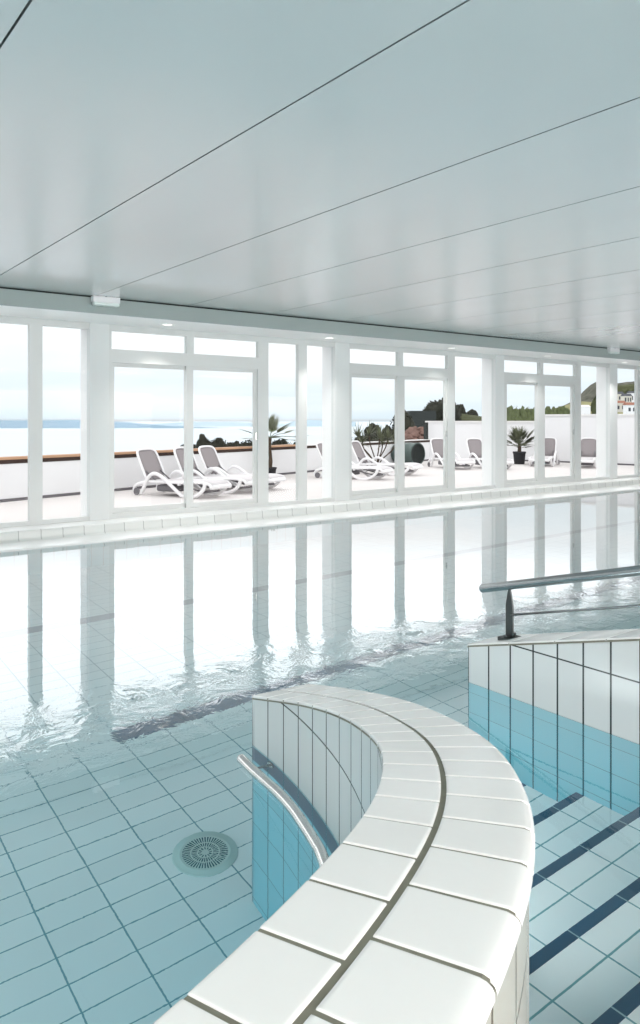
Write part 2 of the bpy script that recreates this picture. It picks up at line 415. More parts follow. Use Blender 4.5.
pout = [(.0052, .006), (.0052, .0015), (.0062, .0003), (.012, 0), (.016, 0), (.07, 0), (.126, 0), (.139, .0004), (.147, .0025), (.1535, .007), (.1565, .013), (.1565, .022)]
g = .032
b = MB()
for k in range(NT): coping_tile(b, off, k + g, k + 1 - g, pin)
tag(world_child(b.build('inner_coping', mt['coping']), divider), 'inner row of smooth white coping tiles')
b = MB(); ks = [0.0] + [k + .6 for k in range(NT)]
for a, c in zip(ks, ks[1:]): coping_tile(b, off, a + g, c - g, pout)
tag(world_child(b.build('outer_coping', mt['coping']), divider), 'outer row of bull-nosed white coping tiles')

# steel rail held off the inner face at the water line
rail_pts = [(1.494, 2.499), (1.483, 2.42), (1.475, 2.342), (1.468, 2.27), (1.460, 2.193), (1.448, 2.121), (1.431, 2.045), (1.411, 1.975), (1.390, 1.905), (1.373, 1.852), (1.354, 1.802), (1.30, 1.69), (1.23, 1.57), (1.14, 1.45)]
rz = .012
grab = empty('grab_rail', (1.497, 2.505, rz)); tag(grab, 'bent shiny steel grab rail running along the curved wall at the water line', 'handrail')
b = MB(); b.tube(catmull([(x, y, rz) for x, y in rail_pts], 6), .018, 16); world_child(b.build('rail', mt['steel_bright']), grab)
for t in (1.2, 11.5):
    p = off(t, -.119); d, n = cfr(t); q = p - n * .10
    b = MB(); b.tube([(p.x, p.y, -.05), (p.x - n.x * .05, p.y - n.y * .05, -.05), (q.x, q.y, -.03), (q.x, q.y, rz - .012)], .007, 8)
    b.tube([(p.x + n.x * .001, p.y + n.y * .001, -.05), (p.x - n.x * .008, p.y - n.y * .008, -.05)], .022, 14)
    world_child(b.build('bracket', mt['steel']), grab)

# ------------------------------------------------------------------ straight ramped wall beside the steps, with its handrail
WX, WW = 2.865, .25
def w2z(y): return .187 + .266 * (2.592 - y) if y > .9 else .187 + .266 * (2.592 - .9) + .05 * (.9 - y)
straight = empty('ramp_wall', (WX, 2.592, FZ)); tag(straight, 'straight sloping white tiled wall with a blue lower part beside the submerged steps', 'wall', kind='thing')
ys = [2.592, 2.2, 1.8, 1.4, 1.1, .9, .4, -.2, -1.0]
b = MB()
for ya, yb in zip(ys, ys[1:]):
    za, zb = w2z(ya) - .012, w2z(yb) - .012
    for X, s in ((WX, 1), (WX + WW, -1)):
        q = [(X, ya, -.015), (X, yb, -.015), (X, yb, zb), (X, ya, za)]; u = [(2.592 - ya, -.015), (2.592 - yb, -.015), (2.592 - yb, zb), (2.592 - ya, za)]
        if s > 0: q.reverse(); u.reverse()
        b.face(q, u)
vface(b, (WX + WW, 2.592), (WX, 2.592), -.015, w2z(2.592) - .012, .06)
world_child(b.build('tiled_face', mt['wall_tile2']), straight)
b = MB()
vface(b, (WX, 2.592), (WX, -1.0), FZ, -.015, 0); vface(b, (WX + WW, -1.0), (WX + WW, 2.592), FZ, -.015, 0); vface(b, (WX + WW, 2.592), (WX, 2.592), FZ, -.015, .06)
tag(world_child(b.build('submerged_face', mt['sub_tile']), straight), 'blue tiled face below the water line')
b = MB(); joints = [2.598] + [2.335 - .255 * k for k in range(14)]
def wpos(t, w, dz): return Vector((WX + w, t, w2z(t) + dz))
prof = [(-.004, .0075), (-.0045, .004), (-.003, .001), (.002, 0), (.008, 0), (.06, 0), (.12, 0), (.19, 0), (.245, 0), (.252, .0015), (.2545, .006), (.254, .012)]
for a, c in zip(joints, joints[1:]):
    e = .003; ts = [a - .002, a - .003, a - .006, (a + c) / 2, c + .006, c + .003, c + .002]
    rows = [[wpos(t, w, -d - dr) for w, d in prof] for t, dr in zip(ts, (.006, .0015, 0, 0, 0, .0015, .006))]
    b.grid(rows, smooth=True, flip=True)
world_child(b.build('coping', mt['coping']), straight)
b = MB()
for ya, yb in zip(ys, ys[1:]):
    b.face([(WX - .0035, ya, w2z(ya) - .004), (WX + WW + .0035, ya, w2z(ya) - .004), (WX + WW + .0035, yb, w2z(yb) - .004), (WX - .0035, yb, w2z(yb) - .004)][::-1])
    b.face([(WX - .0035, ya, w2z(ya) - .004), (WX - .0035, yb, w2z(yb) - .004), (WX - .0035, yb, w2z(yb) - .016), (WX - .0035, ya, w2z(ya) - .016)][::-1])
b.face([(WX - .0035, 2.5935, w2z(2.592) - .016), (WX + WW, 2.5935, w2z(2.592) - .016), (WX + WW, 2.5935, w2z(2.592) - .004), (WX - .0035, 2.5935, w2z(2.592) - .004)])
world_child(b.build('grout_bed', mt['grout']), straight)
# handrail on it
HX = 2.99
hr = empty('handrail', (HX, 2.435, w2z(2.435))); tag(hr, 'low steel handrail with a round top rail and thin wire on the straight tiled wall', 'handrail')
def hz_(y, h): return w2z(y) + h
b = MB(); b.tube([(HX, 2.615, .442), (HX, 2.61, .4435), (HX, 1.75, .672), (HX, .9, .90), (HX, -.6, .98)], [.019, .0215, .0215, .0215, .0215], 20)
world_child(b.build('top_rail', mt['steel']), hr)
b = MB(); b.tube([(HX, 2.43, .345), (HX, 1.75, .523), (HX, .9, .745)], .006, 8); world_child(b.build('wire', mt['steel']), hr)
for y0 in (2.435, .95):
    z0 = w2z(y0); b = MB()
    zt = (.442 + (2.615 - y0) * .2655) - .019
    hw = .021; th = .005
    rows = []
    for z, w in ((z0, hw), (z0 + (zt - z0) * .68, hw), (zt, .006)):
        rows.append([(HX - th, y0 - w, z), (HX + th, y0 - w, z), (HX + th, y0 + w, z), (HX - th, y0 + w, z)])
    b.grid(rows, True, smooth=False)
    po = b.build('post', mt['steel_dark']); world_child(po, hr)
    b = MB(); b.box(HX - .05, y0 - .035, z0 - .008, HX + .05, y0 + .035, z0 + .010)
    for sx in (-.036, .036):
        b.tube([(HX + sx, y0, z0 + .008), (HX + sx, y0, z0 + .022)], .009, 6)
    fl = world_child(b.build('base_flange', mt['steel_dark']), hr); bevel(fl, .002)

# ------------------------------------------------------------------ submerged steps
steps = empty('pool_steps', (2.3, 1.97, FZ)); tag(steps, 'submerged flight of pale tiled steps with navy nosing stripes between the two tiled walls', 'steps', kind='thing')
def wall_x(y):
    best = 0.4
    for k in range(NT * 4):
        a, c = cpt(k / 4), cpt(k / 4 + .25)
        if (a.y - y) * (c.y - y) <= 0 and a.y != c.y: return a.x + (c.x - a.x) * (a.y - y) / (a.y - c.y)
    return best
TR = [(-1.055, 2.58), (-.885, 2.275), (-.72, 1.972), (-.56, 1.667), (-.40, 1.362), (-.24, 1.060), (-.08, .755)]
YN = [t[1] for t in TR[1:]] + [.45]
for (z, yn), y2 in zip(TR, YN):
    # front face, nosing and tread
    b = MB(); K = 6
    yy = [yn - .04 - (yn - .04 - (y2 - .0)) * k / K for k in range(K + 1)]
    for ya, yb in zip(yy, yy[1:]):
        xa, xb = wall_x(ya), wall_x(yb)
        b.face([(xb, yb, z), (WX, yb, z), (WX, ya, z), (xa, ya, z)], [(xb, yb), (WX, yb), (WX, ya), (xa, ya)])
    xr = wall_x(yn)
    b.face([(WX, yn, FZ), (xr, yn, FZ), (xr, yn, z), (WX, yn, z)], [(WX, FZ), (xr, FZ), (xr, z), (WX, z)])
    st = tiled('pale_tread_tile', (.84, .93, .935), (.14, .36, .40), .253, 2.695, .134, yn - .132, .005, .0055, .3, vary=.03)
    s_ = world_child(b.build('step', st), steps)
    b = MB(); xa, xb = wall_x(yn), wall_x(yn - .04)
    b.face([(xb, yn - .04, z + .0005), (WX, yn - .04, z + .0005), (WX, yn, z + .0005), (xa, yn, z + .0005)], [(xb, 0), (WX, 0), (WX, 0), (xa, 0)])
    b.face([(WX, yn + .0005, z - .03), (xa, yn + .0005, z - .03), (xa, yn + .0005, z), (WX, yn + .0005, z)], [(WX, 0), (xa, 0), (xa, 0), (WX, 0)])
    n_ = b.build('nosing', mt['nosing']); n_.parent = s_
b = MB()
b.face([(-3, -3, .08), (WX, -3, .08), (WX, .45, .08), (-3, .45, .08)], [(-3, -3), (WX, -3), (WX, .45), (-3, .45)])
b.face([(WX, .45, FZ), (-3, .45, FZ), (-3, .45, .08), (WX, .45, .08)], [(WX, FZ), (-3, FZ), (-3, .08), (WX, .08)])
tag(b.build('floor_landing', mt['tread'], kind='structure'), 'pale tiled landing at the head of the steps')

# ------------------------------------------------------------------ floor drain
DC = (1.590, 2.965)
drain = empty('floor_drain', (DC[0], DC[1], FZ)); drain.scale = (1.15, 1.15, 1); tag(drain, 'round slotted drain cover set in the tiled pool floor', 'drain')
b = MB(); b.lathe((0, 0, 0), [(.124, 0), (.124, .004), (.120, .007), (.100, .007), (.098, .0105), (.094, .011)], 64)
b.build('flange', mt['drain'], drain)
b = MB(); b.lathe((0, 0, 0), [(.094, .003), (.0001, .003)], 64); b.build('sump', mt['slot'], drain)
b = MB(); NA = 192
rings = [(.094, .086, 0, 0), (.086, .056, 4, 2), (.056, .051, 0, 0), (.051, .031, 6, 3), (.031, .026, 0, 0), (.026, .014, 16, 7), (.014, .0005, 0, 0)]
for r0, r1, per, cut in rings:
    for k in range(NA):
        if per and (k % per) < cut: continue
        q0, q1 = 2 * math.pi * k / NA, 2 * math.pi * (k + 1) / NA
        pt = lambda r, q: (r * math.cos(q), r * math.sin(q), .011)
        b.face([pt(r0, q0), pt(r0, q1), pt(r1, q1), pt(r1, q0)])
b.build('grille', mt['drain'], drain)

# ------------------------------------------------------------------ water
b = MB(); b.face([(-8, -3, 0), (29.88, -3, 0), (29.88, 7.93, 0), (-8, 7.93, 0)])
w = b.build('pool_water', mt['water'], kind='stuff'); tag(w, 'clear pool water mirroring the windows, rippled beyond the curved wall', 'water')

# ------------------------------------------------------------------ far pool edge, deck, window wall
YW = 8.75
b = MB(); X0, X1 = -8, 30
def strip(b, prof, mi=0):
    for (ya, za), (yb, zb) in zip(prof, prof[1:]):
        b.face([(X0, ya, za), (X1, ya, za), (X1, yb, zb), (X0, yb, zb)], [(X0, ya + za), (X1, ya + za), (X1, yb + zb), (X0, yb + zb)], mi, True)
strip(b, [(7.9, -.02), (7.9, .004), (7.91, .014), (7.93, .018), (8.30, .024), (8.34, .027)])
tag(b.build('floor_edge', mt['edge'], kind='structure'), 'smooth white overflow ledge along the pool')
b = MB(); strip(b, [(8.34, .027), (8.355, .033), (8.366, .045), (8.37, .06), (8.37, .115), (8.376, .125), (8.39, .13)])
tag(b.build('trim_3', mt['riser'], kind='structure'), 'row of white edge tiles below the windows')
b = MB(); strip(b, [(8.39, .13), (8.9, .13)]); b.box(X0, 8.9, -.3, X1, 9.0, .128)
b.box(X0, 8.395, .1285, X1, 8.40, .1325, 0)
tag(b.build('floor_deck', mt['edge'], kind='structure'), 'white tiled deck strip at the foot of the glazing')

def bar(b, x0, x1, z0, z1, y0=YW, y1=YW + .07): b.box(x0, y0, z0, x1, y1, z1)
ZB, ZG, ZT, ZS = .13, .18, 2.38, 2.455
def pane(x0, x1, z0, z1, par, y=YW + .035):
    b = MB(); b.box(x0, y - .003, z0, x1, y + .003, z1); return world_child(b.build('pane', mt['glass']), par)
def fixed_window(i, x0, x1, splits, label):
    w = empty('window_%d' % i, ((x0 + x1) / 2, YW, ZB)); w['kind'] = 'structure'; tag(w, label)
    b = MB(); bar(b, x0, x1, ZB, ZG); bar(b, x0, x1, ZT, ZS)
    for s0, s1 in splits: bar(b, s0, s1, ZG, ZT)
    world_child(b.build('frame', mt['frame']), w)
    edges = [x0] + [v for s in splits for v in s] + [x1]
    for a, c in zip(edges[::2], edges[1::2]):
        if c - a > .05: pane(a - .004, c + .004, ZG - .004, ZT + .004, w)
    return w
def door(i, x0, ga, gb, gc, gd, x1, t0, t1, t2, t3, label):
    """frame x0..x1, two sliding leaves whose glass spans ga..gb and gc..gd, transom lights t0..t1, t2..t3"""
    d = empty('door_%d' % i, ((x0 + x1) / 2, YW, ZB)); d['kind'] = 'structure'; tag(d, label)
    b = MB(); bar(b, x0, x1, ZB, .19, YW, YW + .10)
    bar(b, x0, ga - .045, .19, 2.0, YW, YW + .10); bar(b, gd + .05, x1, .19, 2.0, YW, YW + .10)
    bar(b, x0, x1, 2.0, 2.06, YW, YW + .10)
    world_child(b.build('frame', mt['frame']), d)
    for k, (g0, g1, yy) in enumerate(((ga, gb, YW + .055), (gc, gd, YW + .018))):
        b = MB(); s0, s1 = g0 - (.045 if k == 0 else .10), g1 + (.06 if k == 0 else .05)
        if k == 0: s1 = g1 + .055
        else: s0 = g0 - (gc - gb)
        bar(b, s0, g0, .19, 2.0, yy, yy + .035); bar(b, g1, s1, .19, 2.0, yy, yy + .035)
        bar(b, g0, g1, .19, .25, yy, yy + .035); bar(b, g0, g1, 1.955, 2.0, yy, yy + .035)
        leaf = world_child(b.build('sliding_leaf', mt['frame']), d)
        b = MB(); b.box(g0 - .004, yy + .014, .246, g1 + .004, yy + .020, 1.96); p_ = b.build('pane', mt['glass']); p_.parent = leaf
        if k == 1:
            b = MB(); b.box(g1 + .018, yy - .018, 1.04, g1 + .034, yy + .002, 1.14); h_ = b.build('handle', mt['steel_bright']); h_.parent = leaf
    b = MB(); bar(b, x0, x1, 2.06, 2.16); bar(b, x0, x1, ZT, ZS); bar(b, x0, t0, 2.16, ZT); bar(b, t1, t2, 2.16, ZT); bar(b, t3, x1, 2.16, ZT)
    tr = world_child(b.build('transom', mt['frame']), d)
    for a, c in ((t0, t1), (t2, t3)):
        b = MB(); b.box(a - .003, YW + .03, 2.157, c + .003, YW + .036, ZT + .003); p_ = b.build('pane', mt['glass']); p_.parent = tr
    return d
fixed_window(1, .35, 3.169, [(.35, .42), (1.62, 1.76), (2.487, 2.63)], 'tall two-pane fixed window nearest the photo left edge')
door(1, 3.407 - .002, 3.494, 4.433, 4.532, 5.442, 5.60, 3.44, 4.433, 4.532, 5.505, 'white sliding patio door with transom lights in front of the three loungers')
fixed_window(2, 5.60, 6.814, [(5.60, 5.667), (6.168, 6.317)], 'tall fixed window with one mullion beside the tall fan palm')
door(2, 7.085, 7.181, 8.078, 8.227, 9.124, 9.28, 7.10, 8.078, 8.18, 9.18, 'white sliding patio door in front of the dark drum')
fixed_window(3, 9.28, 10.352, [(9.28, 9.349)], 'tall single fixed window between two sliding doors')
door(3, 10.583, 10.712, 11.557, 11.769, 12.61, 12.79, 10.583, 11.60, 11.70, 12.70, 'white sliding patio door in front of the bushy potted palm')
fixed_window(4, 12.79, 13.834, [(12.79, 12.869)], 'tall single fixed window in front of the hillside')
fixed_window(5, 14.101, 17.4, [(14.86, 15.0), (16.2, 16.34), (17.3, 17.4)], 'tall fixed window looking on to the hillside houses')
for i, (a, c, l) in enumerate([(.10, .35, 'white pillar beyond the frame'), (3.169, 3.407, 'white pillar beside the first sliding door'), (6.814, 7.085, 'white pillar beside the middle sliding door'),
                            (10.352, 10.583, 'white pillar beside the last sliding door'), (13.834, 14.101, 'white pillar before the last window'), (17.4, 17.67, 'white pillar past the last window')]):
    b = MB(); b.box(a, YW - .012, ZB, c, YW + .08, 2.62)
    p_ = b.build('pillar', mt['pillar'], kind='structure'); b = MB(); b.box(a - .001, YW + .08, ZB, c + .001, YW + .30, 2.62); q_ = b.build('pillar_outer_daylit', mt['pillar_daylit'], p_); tag(p_, l); bevel(p_, .004)  # outer part of each pillar gets the paint lightened to look daylit
fixed_window(6, -7.4, .10, [(-7.4, -7.3), (-6.2, -6.06), (-5.0, -4.75), (-3.6, -3.46), (-2.4, -2.15), (-1.1, -.96)], 'run of tall windows past the photo edge')
b = MB(); b.box(X0, YW, -.3, -7.4, YW + .3, 2.7); b.box(17.67, YW, -.3, X1, YW + .3, 2.7)
tag(b.build('wall_back', mt['pillar'], kind='structure'), 'white wall carrying the glazing')
# lintel, soffit, fascia, ceiling
b = MB(); b.box(X0, 7.95, ZS, X1, YW + .30, ZS + .03); b.box(X0, YW + .08, ZS, X1, YW + .30, 2.9)
tag(b.build('ceiling_soffit', mt['soffit'], kind='structure'), 'white lowered soffit above the windows')
b = MB(); b.box(X0, 7.94, ZS - .002, X1, 7.96, 2.618)
tag(b.build('trim_4', mt['fascia'], kind='structure'), 'grey green fascia above the windows')
b = MB(); b.box(X0, 7.955, 2.61, X1, 7.97, 2.66)
tag(b.build('trim_5', mt['gap'], kind='structure'), 'dark shadow gap between fascia and ceiling')
b = MB(); CZ = 2.632; k = -7; JP, J0 = 1.109, .707
while J0 + k * JP < 26:
    xa, xb = J0 + k * JP + .0045, J0 + (k + 1) * JP - .0045
    b.face([(xa, -6, CZ), (xa, 7.945, CZ), (xb, 7.945, CZ), (xb, -6, CZ)], None, 0)
    b.face([(xb, -6, CZ), (xb, 7.945, CZ), (xb, 7.945, CZ + .03), (xb, -6, CZ + .03)], None, 1); b.face([(xa, -6, CZ), (xa, -6, CZ + .03), (xa, 7.945, CZ + .03), (xa, 7.945, CZ)], None, 1)
    k += 1
b.face([(-8, -6, CZ + .03), (-8, 8.0, CZ + .03), (30, 8.0, CZ + .03), (30, -6, CZ + .03)], None, 1)
tag(b.build('ceiling', [mt['ceiling'], mt['joint']], kind='structure'), 'pale ceiling of wide smooth panels with narrow dark joints')
b = MB(); b.box(-8, -6, CZ + .05, 30, 9.05, 3.0); tag(b.build('roof', mt['render'], kind='structure'), 'flat roof slab')
b = MB(); b.box(29.9, -6, -.3, 30.1, 9, 2.7); tag(b.build('wall_right', mt['pillar'], kind='structure'), 'white end wall')

# soffit downlights
def downlight(x, y, label):
    r = empty('downlight', (x, y, ZS)); tag(r, label, 'ceiling light', 'downlights in the soffit')
    b = MB(); b.lathe((0, 0, 0), [(.085, 0), (.085, -.004), (.078, -.007), (.062, -.007), (.060, -.001)], 32); b.build('trim_ring', mt['soffit'], r)
    b = MB(); b.lathe((0, 0, 0), [(.061, -.003), (.0002, -.003)], 32); b.build('lens', mt['lamp'], r)
for x, l in ((3.98, 'small lit round downlight in the soffit above the door with three loungers'), (6.42, 'small lit round downlight in the soffit above the fan palm window'),
             (8.86, 'small lit round downlight in the soffit above the drum door'), (11.30, 'small lit round downlight in the soffit above the potted palm door'),
             (13.74, 'small lit round downlight in the soffit above the hillside window')):
    downlight(x, 8.36, l)
# emergency lights on the fascia
def emergency(x, label, L):
    r = empty('emergency_light', (x, 7.94, 2.56)); tag(r, label, 'emergency light', 'emergency lights on the fascia')
    b = MB(); b.box(-L / 2, -.075, .005, L / 2, 0, .072); o = b.build('housing', mt['plastic'], r); bevel(o, .006)
    b = MB(); b.box(-L / 2 + .008, -.082, -.028, L / 2 - .008, -.003, .008); o = b.build('lens', mt['lens'], r); bevel(o, .014, 3)
    b = MB(); b.box(-.02, -.078, .066, .0, -.07, .073); b.build('test_button', mt['grey_plastic'], r)
emergency(3.04, 'white emergency light box on the fascia over the narrow left window', .30)
emergency(12.62, 'white emergency light box on the fascia over the farthest sliding door', .30)

# ------------------------------------------------------------------ terrace
TZ = -.15
b = MB(); b.face([(-12, 9.0, TZ), (40, 9.0, TZ), (40, 30, TZ), (-12, 12, TZ)])
tag(b.build('terrace', mt['terrace'], kind='structure'), 'pale paved terrace outside the windows')
pd = Vector((1, .345, 0)).normalized(); pn = Vector((-pd.y, pd.x, 0)); PP = Vector((3.53, 14.22, 0))
def along(s, w, z): q = PP + pd * s + pn * w; return Vector((q.x, q.y, z))
def prism(b, s0, s1, w0, w1, z0, z1):
    c = (along(s0, w0, z0) + along(s1, w1, z1)) / 2
    b.obox(c, pd * (s1 - s0) / 2, pn * (w1 - w0) / 2, Vector((0, 0, (z1 - z0) / 2)))
S0, S1 = -16, 17.3
par = empty('parapet', along(0, 0, TZ)); tag(par, 'low white rendered terrace parapet with a wooden capping, sea behind it', 'parapet', kind='thing')
b = MB(); prism(b, S0, S1, 0, .22, TZ - .5, .53); world_child(b.build('rendered_wall', mt['render']), par)
b = MB(); prism(b, S0, S1, -.01, .24, .53, .605); world_child(b.build('dark_fillet', mt['wood_dark']), par)
b = MB(); prism(b, S0, 9.0, -.03, .27, .605, .65); world_child(b.build('wood_capping', mt['wood']), par)
b = MB(); prism(b, 9.0, S1, -.03, .27, .605, .63); tag(world_child(b.build('stone_capping', mt['house_white']), par), 'pale stretch of capping near the high wall')
b = MB(); prism(b, S0, S1, -.008, 0, TZ, TZ + .055); world_child(b.build('base_strip', mt['dark_line']), par)
# high wall at the end of the terrace
hw = empty('terrace_wall', (21.8, 17.5, TZ)); tag(hw, 'high white rendered wall stepping up behind the far loungers', 'wall', kind='thing')
W0, W1, W2 = Vector((20.0, 20.15, 0)), Vector((22.55, 17.2, 0)), Vector((23.5, 9.5, 0))
def wallseg(b, a, c, z0, z1, th, out=0.):
    d = (c - a).normalized(); n = Vector((-d.y, d.x, 0)); L = (c - a).length
    m = (a + c) / 2 + n * (th / 2 - out / 2); m.z = (z0 + z1) / 2
    b.obox(m, d * L / 2, n * (th + out) / 2 if out else n * th / 2, Vector((0, 0, (z1 - z0) / 2)))
b = MB(); wallseg(b, W0, W1, TZ, 1.245, .25); wallseg(b, W1, W2, TZ, 1.475, .25); world_child(b.build('rendered_wall', mt['render']), hw)
b = MB(); wallseg(b, W0 - Vector((.03, -.03, 0)), W1, 1.245, 1.305, .25, .05); wallseg(b, W1, W2, 1.475, 1.535, .25, .05); world_child(b.build('capping', mt['house_white']), hw)
b = MB(); wallseg(b, W0, W1, TZ, TZ + .05, .001, .02); wallseg(b, W1, W2, TZ, TZ + .05, .001, .02); world_child(b.build('base_strip', mt['dark_line']), hw)
g_ = MB(); g_.box(19.68, 19.85, TZ, 19.80, 19.97, 1.25); gp = g_.build('gate_post', mt['timber_dark']); tag(gp, 'thin dark post at the end of the high white wall', 'post'); gp.parent = None

# ------------------------------------------------------------------ loungers
def make_lounger():
    r = empty('sun_lounger')
    S = lambda P, y: [(x, y, z) for x, z in P]
    arm = [(1.78, .30), (1.74, .18), (1.60, .07), (1.42, .022), (1.24, .035), (1.08, .13), (.88, .27), (.70, .385), (.54, .435), (.42, .40), (.33, .30), (.26, .17), (.19, .06), (.10, .024),
           (.025, .05), (.0, .12), (.04, .185), (.14, .225), (.30, .26)]
    for s in (-1, 1):
        b = MB(); P = catmull(S(arm, s * .33), 4)
        b.tube(P, .036, 8); b.build('arm_loop', mt['plastic'], r)
    for s in (-1, 1):
        b = MB(); b.tube(catmull(S([(.24, .27), (.7, .275), (1.2, .28), (1.62, .30), (1.84, .27), (1.90, .20)], s * .29), 4), .028, 8)
        b.build('side_rail', mt['plastic'], r)
    b = MB(); rows = []
    for x, z in ((.29, .29), (.9, .285), (1.3, .29), (1.6, .315), (1.78, .305), (1.86, .26)): rows.append([(x, y, z - .012 * math.cos(y / .27 * 1.5)) for y in (-.27, -.14, 0, .14, .27)])
    b.grid(rows, smooth=True); sm = b.build('seat', mt['sling_glare'], r)
    so = sm.modifiers.new('s', 'SOLIDIFY'); so.thickness = .012
    b = MB(); b.tube([(1.88, -.29, .215), (1.90, -.2, .22), (1.905, 0, .225), (1.90, .2, .22), (1.88, .29, .21)], .042, 8); b.build('foot_bar', mt['plastic'], r)
    for x, z in ((.3, .25), (1.1, .24)):
        b = MB(); b.tube([(x, -.3, z), (x, .3, z)], .02, 8); b.build('cross_bar', mt['plastic'], r)
    # backrest leaning back over the head end
    h = Vector((.27, 0, .30)); t = Vector((-.02, 0, .875)); d = (t - h)
    out = [(-.27, 0), (-.275, .5), (-.27, .82), (-.235, .96), (-.15, 1.01), (0, 1.02), (.15, 1.01), (.235, .96), (.27, .82), (.275, .5), (.27, 0)]
    b = MB(); b.tube(catmull([h + d * v + Vector((0, u, 0)) for u, v in out], 3), .024, 8)
    bk = b.build('back_frame', mt['plastic'], r)
    b = MB(); rows = []
    nx = Vector((d.z, 0, -d.x)).normalized()
    for v in (0.0, .2, .4, .6, .8, .92, .99):
        wd = .255 if v < .85 else (.245 if v < .95 else .18)
        rows.append([h + d * v + Vector((0, wd * q, 0)) - nx * .012 * (1 - q * q) for q in (-1, -.5, 0, .5, 1)])
    b.grid(rows, smooth=True); sl = b.build('back_sling', mt['sling'], r); so = sl.modifiers.new('s', 'SOLIDIFY'); so.thickness = .01
    for s in (-1, 1):
        b = MB(); b.tube([(.19, s * .2, .46), (.50, s * .2, .25)], .014, 6); b.build('back_strut', mt['grey_plastic'], r)
        b = MB(); b.tube([(1.02, s * .22, .25), (1.62, s * .22, .12)], .016, 6); b.build('lower_strut', mt['grey_plastic'], r)
    b = MB(); b.tube([(1.62, -.27, .11), (1.62, .27, .11)], .024, 8); b.build('foot_axle', mt['grey_plastic'], r)
    b = MB(); b.box(.50, -.25, .09, 1.0, .25, .21); bevel(b.build('underframe', mt['grey_plastic'], r), .03)
    for s in (-1, 1):
        b = MB(); b.tube([(.10, s * .355, .075), (.10, s * .385, .075)], .072, 16); b.build('wheel', mt['grey_plastic'], r)
    return r
proto = make_lounger()
D = math.degrees
PQ, PE = (.38, -.925), (-.35, -.94)
LG = [  # head end x, y, direction of the foot end, label
    ((6.33, 14.27), PQ, 'white sun lounger nearest the door, leftmost of the first three beside the parapet'),
    ((7.32, 14.66), PQ, 'white sun lounger, middle one of the three behind the first sliding door'),
    ((8.06, 14.97), PQ, 'white sun lounger, third of the first row, its foot end close to the fan palm'),
    ((11.80, 15.70), PQ, 'white sun lounger half hidden by the pillar left of the middle door'),
    ((13.42, 16.30), PQ, 'white sun lounger in front of the spiky branching plant, foot end towards the drum'),
    ((17.55, 17.15), PE, 'white sun lounger with grey back just right of the dark drum'),
    ((18.45, 16.45), PE, 'white sun lounger in the single fixed window, next right after the drum lounger'),
    ((21.50, 15.90), (-.87, -.48), 'white sun lounger seen from its foot end beside the bushy potted palm'),
    ((21.90, 14.60), (-.87, -.48), 'white sun lounger seen from its foot end, farthest right along the high wall')]
for i, ((x, y), d, l) in enumerate(LG):
    o = proto if i == 0 else copy_tree(proto)
    o.location = (x, y, TZ); o.rotation_euler = (0, 0, math.atan2(d[1], d[0])); tag(o, l, 'sun lounger', 'white sun loungers on the terrace')

# ------------------------------------------------------------------ plants
def blade(b, p, d, L, w, droop, n=5, mi=0):
    d = Vector(d).normalized(); side = d.cross(Vector((0, 0, 1)))
    if side.length < .05: side = Vector((1, 0, 0))
    side.normalize(); q = Vector(p); prev = None; rows = []
    for k in range(n + 1):
        t = k / n; ww = w * (1 - t) ** .7 * (.55 + .45 * min(1, t * 4)) + .0008
        rows.append([q - side * ww, q + side * ww]); dd = d + Vector((0, 0, -droop * t * 1.6)); q = q + dd.normalized() * (L / n)
    b.grid(rows, mi=mi, smooth=True)
def fan_leaf(b, root, d, stem, R, n=16, spread=2.3, droop=.25):
    d = Vector(d).normalized(); tip = Vector(root) + d * stem + Vector((0, 0, -.1 * stem * (1 - abs(d.z))))
    b.tube([root, (Vector(root) + tip) / 2 + Vector((0, 0, .03)), tip], .008, 5)
    side = d.cross(Vector((0, 0, 1))).normalized(); up = side.cross(d)
    for k in range(n):
        a = (k / (n - 1) - .5) * spread
        dd = d * math.cos(a) + side * math.sin(a) + up * .12
        blade(b, tip, dd, R * (.75 + .25 * math.cos(a)), R * .085, droop, 4)
def pot(par, r0, r1, h, mat):
    b = MB(); b.lathe((0, 0, 0), [(.0005, 0), (r0, 0), (r1 * .98, h * .86), (r1 * 1.05, h * .86), (r1 * 1.05, h), (r1 * .94, h), (r1 * .92, h * .9), (.0005, h * .9)], 24)
    return b.build('pot', mat, par)
# fan palm
p = empty('fan_palm', (10.65, 16.38, TZ)); tag(p, 'slender fan palm in a dark pot by the parapet, partly behind a window post', 'palm')
pot(p, .13, .17, .26, mt['pot'])
b = MB(); b.tube(catmull([(0, 0, .22), (.02, 0, .5), (-.01, .01, .8), (0, 0, 1.02)], 4), [.055] * 4 + [.045] * 4 + [.05] * 5, 10); b.build('trunk', mt['trunk'], p)
cx_, cy_ = RT, FW
def dirv(lat, up, dep): return RT * lat + Vector((0, 0, up)) - FW * dep
for lat, up, dep, st, R in [(-.9, .42, .1, .30, .38), (.75, .75, .2, .16, .42), (.2, 1.0, .1, .12, .42), (1.0, .18, .2, .40, .40), (.95, -.05, -.2, .28, .36), (-.7, .85, -.3, .2, .36), (-.6, .0, .6, .2, .3),
                            (.4, .2, .9, .2, .3), (-.95, .05, -.3, .28, .32), (.1, .7, -.9, .2, .35), (.75, .4, -.5, .3, .3)]:
    b = MB(); fan_leaf(b, (0, 0, 1.02), dirv(lat, up * .7, dep), st * 1.7, R * 1.15, 18, 2.3, .28); b.build('frond', mt['leaf'], p)
